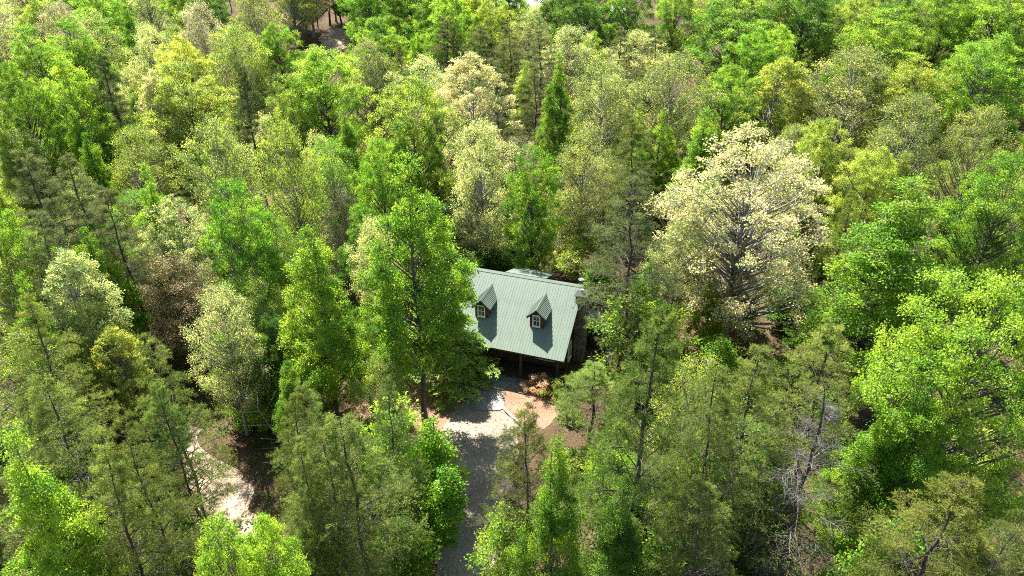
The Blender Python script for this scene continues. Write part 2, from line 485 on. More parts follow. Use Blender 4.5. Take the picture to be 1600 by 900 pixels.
def plant(kind, x, y, h, w, color, label, group=None, variant=None, rz=None, lean=(0, 0)):
    protos = PROTO[kind]
    v = protos[rng.randrange(len(protos)) if variant is None else variant % len(protos)]
    sz = h / v['H']
    sx = w / v['W']
    sx = min(max(sx, sz * .5), sz * 2.2)
    z = terrain(x, y)
    o = empty(NAMES[kind], (x, y, z - .05), rng.uniform(0, 6.283) if rz is None else rz, label=label, category=CATS[kind], group=group)
    o.rotation_euler[0], o.rotation_euler[1] = R(lean[0] + rng.uniform(-2, 2)), R(lean[1] + rng.uniform(-2, 2))
    o.scale = (sx * rng.uniform(.94, 1.06), sx * rng.uniform(.94, 1.06), sz)
    link('trunk', v['trunk'], o)
    c = link('crown', v['crown'], o)
    if 'twigs' in v:
        link('bare_branches', v['twigs'], o, kind='stuff')
    f = rng.uniform(.72, 1.22) if 'pine' in kind else rng.uniform(.88, 1.12)
    c.color = (color[0] * f * rng.uniform(.94, 1.06), color[1] * f, color[2] * f, 1)
    PLACED.append((x, y, w / 2))
    return o

def spot(px, py, h):
    """where a tree of height h stands whose top is seen at the pixel"""
    x, y, _ = at(px, py, h)
    for _ in range(12):
        x, y, _ = at(px, py, min(terrain(x, y), 12) + h)
    return x, y

# ------------------------------------------------------------------ ground, drive and paths
def ground():
    xs = np.concatenate([np.linspace(-2500, -220, 12), np.arange(-210, 211, 3.0), np.linspace(220, 2500, 12)])
    ys = np.concatenate([np.linspace(-800, -30, 8), np.arange(-24, 300, 3.0), np.linspace(305, 3000, 16)])
    V = np.array([(x, y, terrain(x, y)) for y in ys for x in xs])
    nx = len(xs)
    i = (np.arange(len(ys) - 1)[:, None] * nx + np.arange(nx - 1)[None]).ravel()
    F = np.stack([i, i + 1, i + nx + 1, i + nx], -1)
    link('ground', mesh_np('ground', V, F, M['ground'], smooth_=True), kind='structure')
ground()

def sheet(name, pts, z, mat, rag=.18, drape=False, **props):
    """flat ground sheet with a ragged outline through world points"""
    g = random.Random(name)
    out = []
    n = len(pts)
    for i in range(n):
        a, b = Vector(pts[i][:2]), Vector(pts[(i + 1) % n][:2])
        m = max(2, int((b - a).length / .35))
        for k in range(m):
            p = a.lerp(b, k / m)
            q = math.sin(p.x * 1.7 + p.y * .6) + math.sin(p.y * 2.3 - p.x * .9) * .8 + math.sin(p.x * 5.1 + p.y * 3.7) * .4
            q2 = math.sin(p.y * 1.9 - p.x * .5) + math.sin(p.x * 2.1 + p.y * 1.1) * .8
            out.append((p.x + rag * q + g.uniform(-.03, .03), p.y + rag * q2 + g.uniform(-.03, .03)))
    bm = bmesh.new()
    vs = [bm.verts.new((x, y, (terrain(x, y) if drape else 0) + z)) for x, y in out]
    f = bm.faces.new(vs)
    bmesh.ops.triangulate(bm, faces=[f])
    bmesh.ops.recalc_face_normals(bm, faces=bm.faces)
    if bm.faces[:] and bm.faces[:][0].normal.z < 0:
        bmesh.ops.reverse_faces(bm, faces=bm.faces)
    me = bpy.data.meshes.new(name); bm.to_mesh(me); bm.free()
    me.materials.append(mat)
    return link(name, me, **props)

def px_poly(pp, z=0.0):
    return [at(a, b, z) for a, b in pp]

sheet('driveway', px_poly([(690, 672), (712, 640), (745, 612), (788, 640), (816, 668), (812, 710), (790, 770), (778, 830), (768, 900), (770, 1000), (655, 1000), (676, 900), (688, 830), (692, 760), (688, 710)]), .035,
      M['gravel'], .16, kind='structure')
sheet('mulch_bed', px_poly([(690, 575), (770, 572), (870, 592), (880, 640), (850, 670), (822, 670), (786, 636), (742, 606), (700, 622)]), .03, M['mulch'], .1, kind='structure')
sheet('leaf_bed', px_poly([(560, 640), (640, 600), (740, 608), (716, 642), (694, 676), (694, 760), (650, 780), (600, 760)]), .02, M['mulch'], .3, kind='structure')
sheet('side_yard', px_poly([(615, 598), (640, 585), (690, 585), (700, 600), (675, 608), (640, 610)]), .045, M['sand'], .2, kind='structure')
sheet('dirt_path', px_poly([(275, 660), (300, 665), (325, 710), (385, 745), (400, 800), (420, 860), (330, 860), (310, 790), (290, 725)]), .03, M['sand'], .3, drape=True, kind='structure')

# ------------------------------------------------------------------ cabin
HX, HY, HYAW = -3.648, 51.264, R(18.75)
RW, RZ, RUN, SL = 9.8, 6.44, 5.416, 3.614 / 5.416       # roof width, ridge height, front run, slope
house = empty('cabin', (HX, HY, 0), -HYAW, label='log cabin with pale green metal roof and two dormers in the clearing', category='house')

def roof_z(run):
    return RZ - SL * run

def rib_profile(w, n, rib_h=.012, top=.035, foot=.03):
    pts = [(0.0, 0.0)]
    step = w / n
    for i in range(n):
        c = (i + .5) * step
        pts += [(c - top / 2 - foot / 2, 0), (c - top / 2, rib_h), (c + top / 2, rib_h), (c + top / 2 + foot / 2, 0)]
    pts.append((w, 0.0))
    return pts

def panel_mesh(name, w, n, run, drop, sgn):
    """ribbed sheet from the ridge (0,0) down to the eave"""
    pr = rib_profile(w, n)
    nz = Vector((0, sgn * drop, run)).normalized()
    v, f = [], []
    for t in (0.0, 1.0):
        for (x, h) in pr:
            v.append(Vector((x, sgn * run * t, -drop * t)) + nz * h)
    k = len(pr)
    for i in range(k - 1):
        f.append((i, i + 1, i + 1 + k, i + k) if sgn < 0 else (i, i + k, i + 1 + k, i + 1))
    b = len(v)
    for i in (0, k - 1, 2 * k - 1, k):
        v.append(v[i] - nz * .018)
    f.append((b, b + 3, b + 2, b + 1))
    me = bpy.data.meshes.new(name); me.from_pydata(v, [], f)
    me.materials.append(M['roof'])
    return me

# roof: deck below, ribbed panels above
deck = MB()
T = .14
BR = 4.2                                                # back run
deck.prism([(.03, -RUN + .02, roof_z(RUN) - .02), (.03, 0, RZ - .02), (.03, BR, RZ - SL * BR - .02), (.03, BR, RZ - SL * BR - T), (.03, 0, RZ - T - .06), (.03, -RUN + .02, roof_z(RUN) - T)], (RW - .06, 0, 0))
roof = deck.build('roof', M['dark_wood'], house)
NP = 11
pm = panel_mesh('roof_panel', RW / NP - .004, 4, RUN + .03, SL * (RUN + .03), -1)
pb = panel_mesh('roof_panel', RW / NP - .004, 4, BR + .03, SL * (BR + .03), 1)
for i in range(NP):
    link('roof_panel', pm, roof, (i * RW / NP + .002, 0, RZ + .004))
    link('roof_panel', pb, roof, (i * RW / NP + .002, 0, RZ + .004))
b = MB()
b.prism([(-.01, -.2, RZ - .2 * SL + .04), (-.01, 0, RZ + .05), (-.01, .2, RZ - .2 * SL + .04), (-.01, 0, RZ + .03)], (RW + .02, 0, 0))
b.build('ridge_cap', M['roof'], roof)
for x0 in (-.02, RW - .03):
    b = MB()
    for s, run in ((-1, RUN + .02), (1, BR + .02)):
        b.prism([(x0, 0, RZ + .045), (x0, s * run, RZ + .045 - SL * run), (x0, s * run, RZ - .16 - SL * run), (x0, 0, RZ - .16)], (.05, 0, 0))
    b.build('gable_trim', M['roof'], roof)
b = MB(); b.box(.04, RW - .04, -RUN - .012, -RUN + .018, roof_z(RUN) - .17, roof_z(RUN) - .022)
b.build('fascia', M['dark_wood'], roof)

# log walls: rounded courses stacked with a recess between
WX0, WX1, WY0, WY1, FL = .4, 9.4, -3.15, 3.8, .38
def courses(mb, x0, x1, y0, y1, z0, z1, nrm, h=.2):
    """horizontal log courses on the outside of a wall plane; nrm is the outward axis"""
    z = z0
    while z < z1 - .02:
        t = min(h, z1 - z)
        if nrm in ('-y', '+y'):
            s = -1 if nrm == '-y' else 1
            yy = y0
            pr = [(x0, yy, z), (x0, yy + s * .03, z + .015), (x0, yy + s * .055, z + t * .35), (x0, yy + s * .055, z + t * .65), (x0, yy + s * .03, z + t - .015), (x0, yy, z + t)]
            mb.prism(pr, (x1 - x0, 0, 0))
        else:
            s = -1 if nrm == '-x' else 1
            xx = x0
            pr = [(xx, y0, z), (xx + s * .03, y0, z + .015), (xx + s * .055, y0, z + t * .35), (xx + s * .055, y0, z + t * .65), (xx + s * .03, y0, z + t - .015), (xx, y0, z + t)]
            mb.prism(pr, (0, y1 - y0, 0))
        z += t
def wall_top(y):
    return RZ - .24 - SL * abs(y)
b = MB()
courses(b, WX0, WX1, WY0, 0, FL, wall_top(WY0), '-y')
courses(b, WX0, WX1, WY1, 0, 0, wall_top(WY1), '+y')
b.build('log_wall', M['log'], house)
for x, nrm in ((WX0, '-x'), (WX1, '+x')):
    b = MB()
    z = 0.0
    while z < RZ - .3:
        ya = max(WY0, -(RZ - .24 - z - .2) / SL) if z + .2 > wall_top(WY0) else WY0
        yb = min(WY1, (RZ - .24 - z - .2) / SL) if z + .2 > wall_top(WY1) else WY1
        if yb - ya > .1:
            courses(b, x, 0, ya, yb, z, z + .2, nrm)
        z += .2
    s = .06 if x > 1 else -.06
    b.prism([(x - s, WY0, 0), (x - s, WY1, 0), (x - s, WY1, wall_top(WY1)), (x - s, 0, RZ - .26), (x - s, WY0, wall_top(WY0))], (s * .9, 0, 0))
    b.build('gable_wall', M['log'], house)
b = MB(); b.box(WX0 + .06, WX1 - .06, WY0 + .002, WY0 + .1, FL, wall_top(WY0)); b.box(WX0 + .06, WX1 - .06, WY1 - .1, WY1 - .002, 0, wall_top(WY1))
b.build('wall_core', M['dark_wood'], house)

# porch
b = MB()
y = -5.25
while y < WY0 - .07:
    b.box(.42, 9.38, y, y + .135, .24, .28)
    y += .14
pf = b.build('porch_floor', M['dark_wood'], house)
b = MB(); b.box(.5, 9.3, -5.2, WY0 - .1, 0, .236)
b.build('porch_base', M['mortar'], house)
for x in (.55, 3.4, 6.3, 9.25):
    b = MB(); b.box(x - .09, x + .09, -5.16, -4.98, .28, roof_z(5.0) - .2)
    b.box(x - .12, x + .12, -5.19, -4.95, .28, .4)
    b.build('porch_post', M['dark_wood'], house)
b = MB(); b.box(.45, 9.35, -5.17, -4.97, roof_z(5.0) - .37, roof_z(5.0) - .202)
b.build('porch_beam', M['log'], house)
for i in range(2):
    b = MB(); b.box(3.6, 6.1, -5.58 - .3 * i + .02, -5.27 - .3 * i, 0.0, .16 - .08 * i)
    b.build('step', M['concrete'], house)

def window(parent, name, cx, cz, w, h, plane, axis, bars=(1, 1), fr=.07):
    """white framed window standing proud of a wall plane: axis '-y' or '+x'"""
    f, g, mu = MB(), MB(), MB()
    d0, d1 = .02, .1
    def bx(mb, u0, u1, z0, z1, a, c):
        if axis == '-y':
            mb.box(u0, u1, plane - c, plane - a, z0, z1)
        else:
            mb.box(plane + a, plane + c, u0, u1, z0, z1)
    bx(f, cx - w / 2, cx - w / 2 + fr, cz - h / 2, cz + h / 2, d0, d1)
    bx(f, cx + w / 2 - fr, cx + w / 2, cz - h / 2, cz + h / 2, d0, d1)
    bx(f, cx - w / 2 + fr, cx + w / 2 - fr, cz + h / 2 - fr, cz + h / 2, d0, d1)
    bx(f, cx - w / 2 + fr, cx + w / 2 - fr, cz - h / 2, cz - h / 2 + fr, d0, d1)
    bx(f, cx - w / 2 - .03, cx + w / 2 + .03, cz - h / 2 - .05, cz - h / 2 - .002, d0, d1 + .04)
    fo = f.build(name, M['trim'], parent)
    return fo, bx, (cx, cz, w, h, fr)

def panes(fo, bx, spec, nx=2, nz=2, parent=None):
    cx, cz, w, h, fr = spec
    iw, ih = w - 2 * fr, h - 2 * fr
    par = parent or fo
    mu = MB()
    for i in range(1, nx):
        u = cx - iw / 2 + iw * i / nx
        bx(mu, u - .012, u + .012, cz - ih / 2, cz + ih / 2, .05, .085)
    bx(mu, cx - iw / 2, cx + iw / 2, cz - .025, cz + .025, .05, .088)
    mu.build('glazing_bar', M['trim'], par)
    for i in range(nx):
        for j in range(nz):
            g = MB()
            bx(g, cx - iw / 2 + iw * i / nx + .012, cx - iw / 2 + iw * (i + 1) / nx - .012, cz - ih / 2 + ih * j / nz + .025, cz - ih / 2 + ih * (j + 1) / nz - .025, .045, .055)
            g.build('pane', M['glass'], par)

for cx, w in ((2.2, 1.5), (7.75, 1.5)):
    panes(*window(house, 'window', cx, 1.7, w, 1.3, WY0 - .04, '-y'))
b = MB(); b.box(4.5, 5.4, WY0 - .12, WY0 - .06, FL - .08, 2.35)
dr = b.build('door', M['dark_wood'], house)
b = MB(); b.box(4.40, 4.49, WY0 - .13, WY0 - .06, FL - .08, 2.44); b.box(5.41, 5.5, WY0 - .13, WY0 - .06, FL - .08, 2.44); b.box(4.492, 5.408, WY0 - .13, WY0 - .06, 2.352, 2.44)
b.build('door_frame', M['log'], dr)
b = MB(); b.box(5.25, 5.31, WY0 - .17, WY0 - .122, 1.3, 1.36)
b.build('handle', M['metal'], dr)
panes(*window(house, 'window', -2.4, 1.75, .95, 1.5, WX1 + .05, '+x'))
panes(*window(house, 'window', 1.6, 1.75, .95, 1.3, WX1 + .05, '+x'))

# dormers on the front slope
def dormer(cx):
    fr, ff = 3.52, 3.74                                  # run of the face, run of the fascia
    zr, ze, hw, he = RZ - .68, RZ - 1.38, .55, .79       # ridge, eave height, wall half width, eave half width
    ds = (zr - ze) / he                                  # dormer roof slope
    zw = zr - ds * hw - .06                              # wall top
    d = MB()
    zb = roof_z(fr) - .05
    d.prism([(cx - hw, -fr, zb), (cx + hw, -fr, zb), (cx + hw, -fr, zw), (cx, -fr, zr - .06), (cx - hw, -fr, zw)], (0, .08, 0))
    for s in (-1, 1):
        x = cx + s * hw
        rb = (RZ - zw) / SL
        d.prism([(x, -fr + .082, roof_z(fr - .082) - .05), (x, -fr + .082, zw), (x, -rb + .05, zw)], (-s * .06, 0, 0))
    o = d.build('dormer', M['log'], house)
    for s in (-1, 1):
        n = Vector((s * (zr - ze), 0, he)).normalized()
        def P(u, run, h=0.0):                            # u across from ridge to eave
            return Vector((cx + s * u, -run, zr - ds * u)) + n * h
        def back(u):
            return (RZ - (zr - ds * u)) / SL - .06
        r = MB()
        top = [P(0, ff), P(he, ff), P(he, back(he)), P(0, back(0))]
        r.prism(top, -n * .05)
        q = ff - .06
        while q > back(0) + .05:
            # rib lies along the slope at run q, from the ridge down to the eave or to the main roof
            u1 = he
            u0 = 0.0
            if q < back(he):
                u1 = max(.04, (RZ - SL * (q + .06) - zr) / -ds)
                u1 = min(he, u1)
            r.prism([P(u0, q + .02, -.01), P(u0, q - .02, -.01), P(u1, q - .02, -.01), P(u1, q + .02, -.01)], n * .04)
            q -= .2
        r.build('dormer_roof', M['roof'], o)
        fb = MB()
        fb.prism([P(0, ff + .025, -.004), P(he, ff + .025, -.004), P(he, ff + .025, -.14), P(0, ff + .025, -.14)], (0, .023, 0))
        fb.build('barge_board', M['dark_wood'], o)
    c = MB()
    nn = .075
    c.prism([(cx - .11, -ff - .02, zr - .11 * ds + .035), (cx, -ff - .02, zr + nn), (cx + .11, -ff - .02, zr - .11 * ds + .035), (cx, -ff - .02, zr + nn - .03)], (0, ff - 1.0, 0))
    c.build('dormer_ridge_cap', M['roof'], o)
    fo, bx, spec = window(o, 'window_frame', cx, (zb + zw) / 2 + .12, .62, 1.02, -fr, '-y', fr=.075)
    panes(fo, bx, spec, parent=o)
    return o
dormer(2.52)
dormer(7.05)

# shed roof at the back, seen over the ridge
b = MB()
sx0, sx1, sr, sdp = 3.2, 6.65, 3.3, 1.12
b.prism([(sx0, .25, RZ - .05), (sx1, .25, RZ - .05), (sx1, sr, RZ - .05 - sdp), (sx0, sr, RZ - .05 - sdp)], (0, 0, -.12))
sh = b.build('rear_roof', M['dark_wood'], house)
w = (sx1 - sx0) / 4
pmr = panel_mesh('roof_panel', w - .004, 4, sr - .14, sdp * (sr - .14) / (sr - .25), 1)
for i in range(4):
    link('roof_panel', pmr, sh, (sx0 + i * w + .002, .2, RZ - .03))
b = MB()
b.prism([(sx0 + .2, .6, RZ - 1.0), (sx0 + .2, sr - .25, RZ - 2.6), (sx0 + .2, sr - .25, RZ - 1.1), (sx0 + .2, .6, RZ - .32)], (sx1 - sx0 - .4, 0, 0))
b.build('rear_dormer_wall', M['log'], house)
for x, yy, h in ((4.75, 1.5, .3), (5.3, 1.2, .3)):
    b = MB(); zz = RZ - .05 - sdp * (yy - .25) / (sr - .25)
    b.tube([(x, yy, zz - .1), (x, yy, zz + h), (x, yy, zz + h + .01)], [.045, .045, .0], 10)
    b.build('vent_pipe', M['metal'], sh)
# small vent at the ridge end
b = MB(); b.tube([(.95, -.22, RZ - .2), (.95, -.22, RZ + .08), (.95, -.22, RZ + .09)], [.05, .05, 0], 10)
b.build('vent_pipe', M['metal'], house)

# stone chimney against the right gable
def chimney():
    g = random.Random(7)
    x0, x1, y0, y1, zt = WX1 + .07, WX1 + .93, -1.25, -.1, RZ - .25
    core = MB(); core.box(x0 + .03, x1 - .03, y0 + .03, y1 - .03, 0, zt - .02)
    c = core.build('chimney', M['mortar'], house)
    st = MB()
    def face(u0, u1, put):
        z = .02
        while z < zt - .12:
            h = min(g.uniform(.14, .3), zt - .1 - z)
            u = u0
            while u < u1 - .02:
                wd = min(g.uniform(.18, .48), u1 - u)
                if u1 - u - wd < .1:
                    wd = u1 - u
                put(u + .012, u + wd - .012, z + .012, z + h - .012, g.uniform(.0, .05))
                u += wd
            z += h
    face(x0 + .03, x1 - .03, lambda a, c_, z, zz, d: st.box(a, c_, y0 - d, y0 + .06, z, zz))
    face(x0 + .03, x1 - .03, lambda a, c_, z, zz, d: st.box(a, c_, y1 - .06, y1 + d, z, zz))
    face(y0 + .03, y1 - .03, lambda a, c_, z, zz, d: st.box(x1 - .06, x1 + d, a, c_, z, zz))
    st.build('stonework', M['stone'], c, .012)
    cap = MB(); cap.box(x0 - .06, x1 + .06, y0 - .06, y1 + .06, zt - .1, zt)
    cap.build('chimney_cap', M['slate'], c, .01)
    fl = MB(); fl.tube([(x0 + .45, (y0 + y1) / 2, zt - .02), (x0 + .45, (y0 + y1) / 2, zt + .3), (x0 + .45, (y0 + y1) / 2, zt + .31)], [.13, .13, 0], 12)
    fl.build('flue', M['metal'], c)
chimney()

# side deck with skirt boards, rail and a lean-to roof
def deck_thing():
    d = MB()
    y = 1.0
    while y < 4.9:
        d.box(WX1 + .1, WX1 + 3.4, y, y + .135, 1.05, 1.09)
        y += .14
    dk = d.build('deck', M['dark_wood'], house)
    for i in range(23):
        x = WX1 + .98 + i * .105
        s = MB(); s.box(x, x + .095, .94, .975, 0.0, 1.98)
        s.build('board', M['dark_wood'], dk)
    r = MB(); r.box(WX1 + .95, WX1 + 3.45, .9, 1.02, 1.985, 2.05)
    r.build('rail', M['timber'], dk)
    for x, y in ((WX1 + 3.35, 1.04), (WX1 + 3.35, 4.8), (WX1 + 1.0, 4.8)):
        p = MB(); p.box(x - .05, x + .05, y - .05 + .03, y + .05 + .03, 0, 2.3)
        p.build('post', M['dark_wood'], dk)
    l = MB(); l.prism([(WX1 + .1, 1.1, 2.75), (WX1 + 1.35, 1.1, 2.45), (WX1 + 1.35, 2.9, 2.45), (WX1 + .1, 2.9, 2.75)], (0, 0, -.08))
    lo = l.build('lean_to_roof', M['roof'], dk)
    p = MB(); p.box(WX1 + 1.22, WX1 + 1.32, 1.16, 1.26, 1.1, 2.36)
    p.build('roof_post', M['trim'], dk)
deck_thing()

# satellite dish on a pole behind the chimney
def dish():
    x, y = at(908, 436, 4.9)[:2]
    o = empty('satellite_dish', (x, y, 0), 0.4, label='small white satellite dish on a pole behind the cabin chimney', category='satellite dish')
    p = MB(); p.tube([(0, 0, 0), (0, 0, 4.8)], [.03, .03], 8)
    p.build('pole', M['metal'], o)
    v, f = [], []
    nr, nk = 5, 20
    for i in range(nr + 1):
        for k in range(nk):
            r = .27 * i / nr; a = 2 * math.pi * k / nk
            v.append((r * math.cos(a), r * math.sin(a) * 1.05, 4.82 + .9 * r * r))
    for i in range(nr):
        for k in range(nk):
            f.append((i * nk + k, (i + 1) * nk + k, (i + 1) * nk + (k + 1) % nk, i * nk + (k + 1) % nk))
    m = MB(); m.add(v, f)
    dd = m.build('reflector', M['dish'], o)
    a = MB(); a.tube([(0, -.2, 4.85), (0, -.25, 5.05), (0, -.05, 5.12)], [.012, .012, .02], 6)
    a.build('feed_arm', M['metal'], o)
dish()

# ------------------------------------------------------------------ yard: slab, walk, timber edging, fire ring
def slab(name, pp, z0, z1, mat, **props):
    b = MB()
    b.prism([(p[0], p[1], z0) for p in px_poly(pp, z1)], (0, 0, z1 - z0))
    return b.build(name, mat, None, .012, **props)
slab('concrete_pad', [(742, 607), (786, 612), (788, 636), (781, 641), (735, 640)], -.1, .10, M['concrete'], kind='structure')
slab('concrete_walk', [(757, 590), (800, 597), (786, 609), (747, 604)], -.1, .12, M['concrete'], kind='structure')
slab('porch_edge_walk', [(800, 599), (858, 613), (860, 618), (798, 604)], -.1, .09, M['concrete'], kind='structure')
def timber():
    a, c = Vector(at(785, 636, .1)), Vector(at(819, 669, .1))
    b = MB(); b.tube([a, a.lerp(c, .33), a.lerp(c, .66) + Vector((.03, 0, 0)), c], [.1, .11, .1, .09], 8)
    b.v.append(tuple(a)); b.v.append(tuple(c))
    b.build('edging_timber', M['timber'], label='pale round edging timber between gravel drive and red mulch', category='timber')
timber()
def ring():
    x, y, _ = at(818, 608, .1)
    o = empty('fire_ring', (x, y, .03), 0, label='flat ring of grey stones set in the red mulch', category='fire pit')
    g = random.Random(3)
    for i in range(12):
        a = i * math.pi / 6
        s = MB(); s.box(-.1, .1, -.13, .13, 0, g.uniform(.07, .12))
        st = s.build('stone', M['stone'], o, .025)
        st.location = (.46 * math.cos(a), .46 * math.sin(a), 0); st.rotation_euler = (0, 0, a + g.uniform(-.1, .1))
    m = MB(); m.tube([(0, 0, .01), (0, 0, .035), (0, 0, .036)], [.36, .36, .0], 16)
    m.build('ash_bed', M['mortar'], o)
ring()
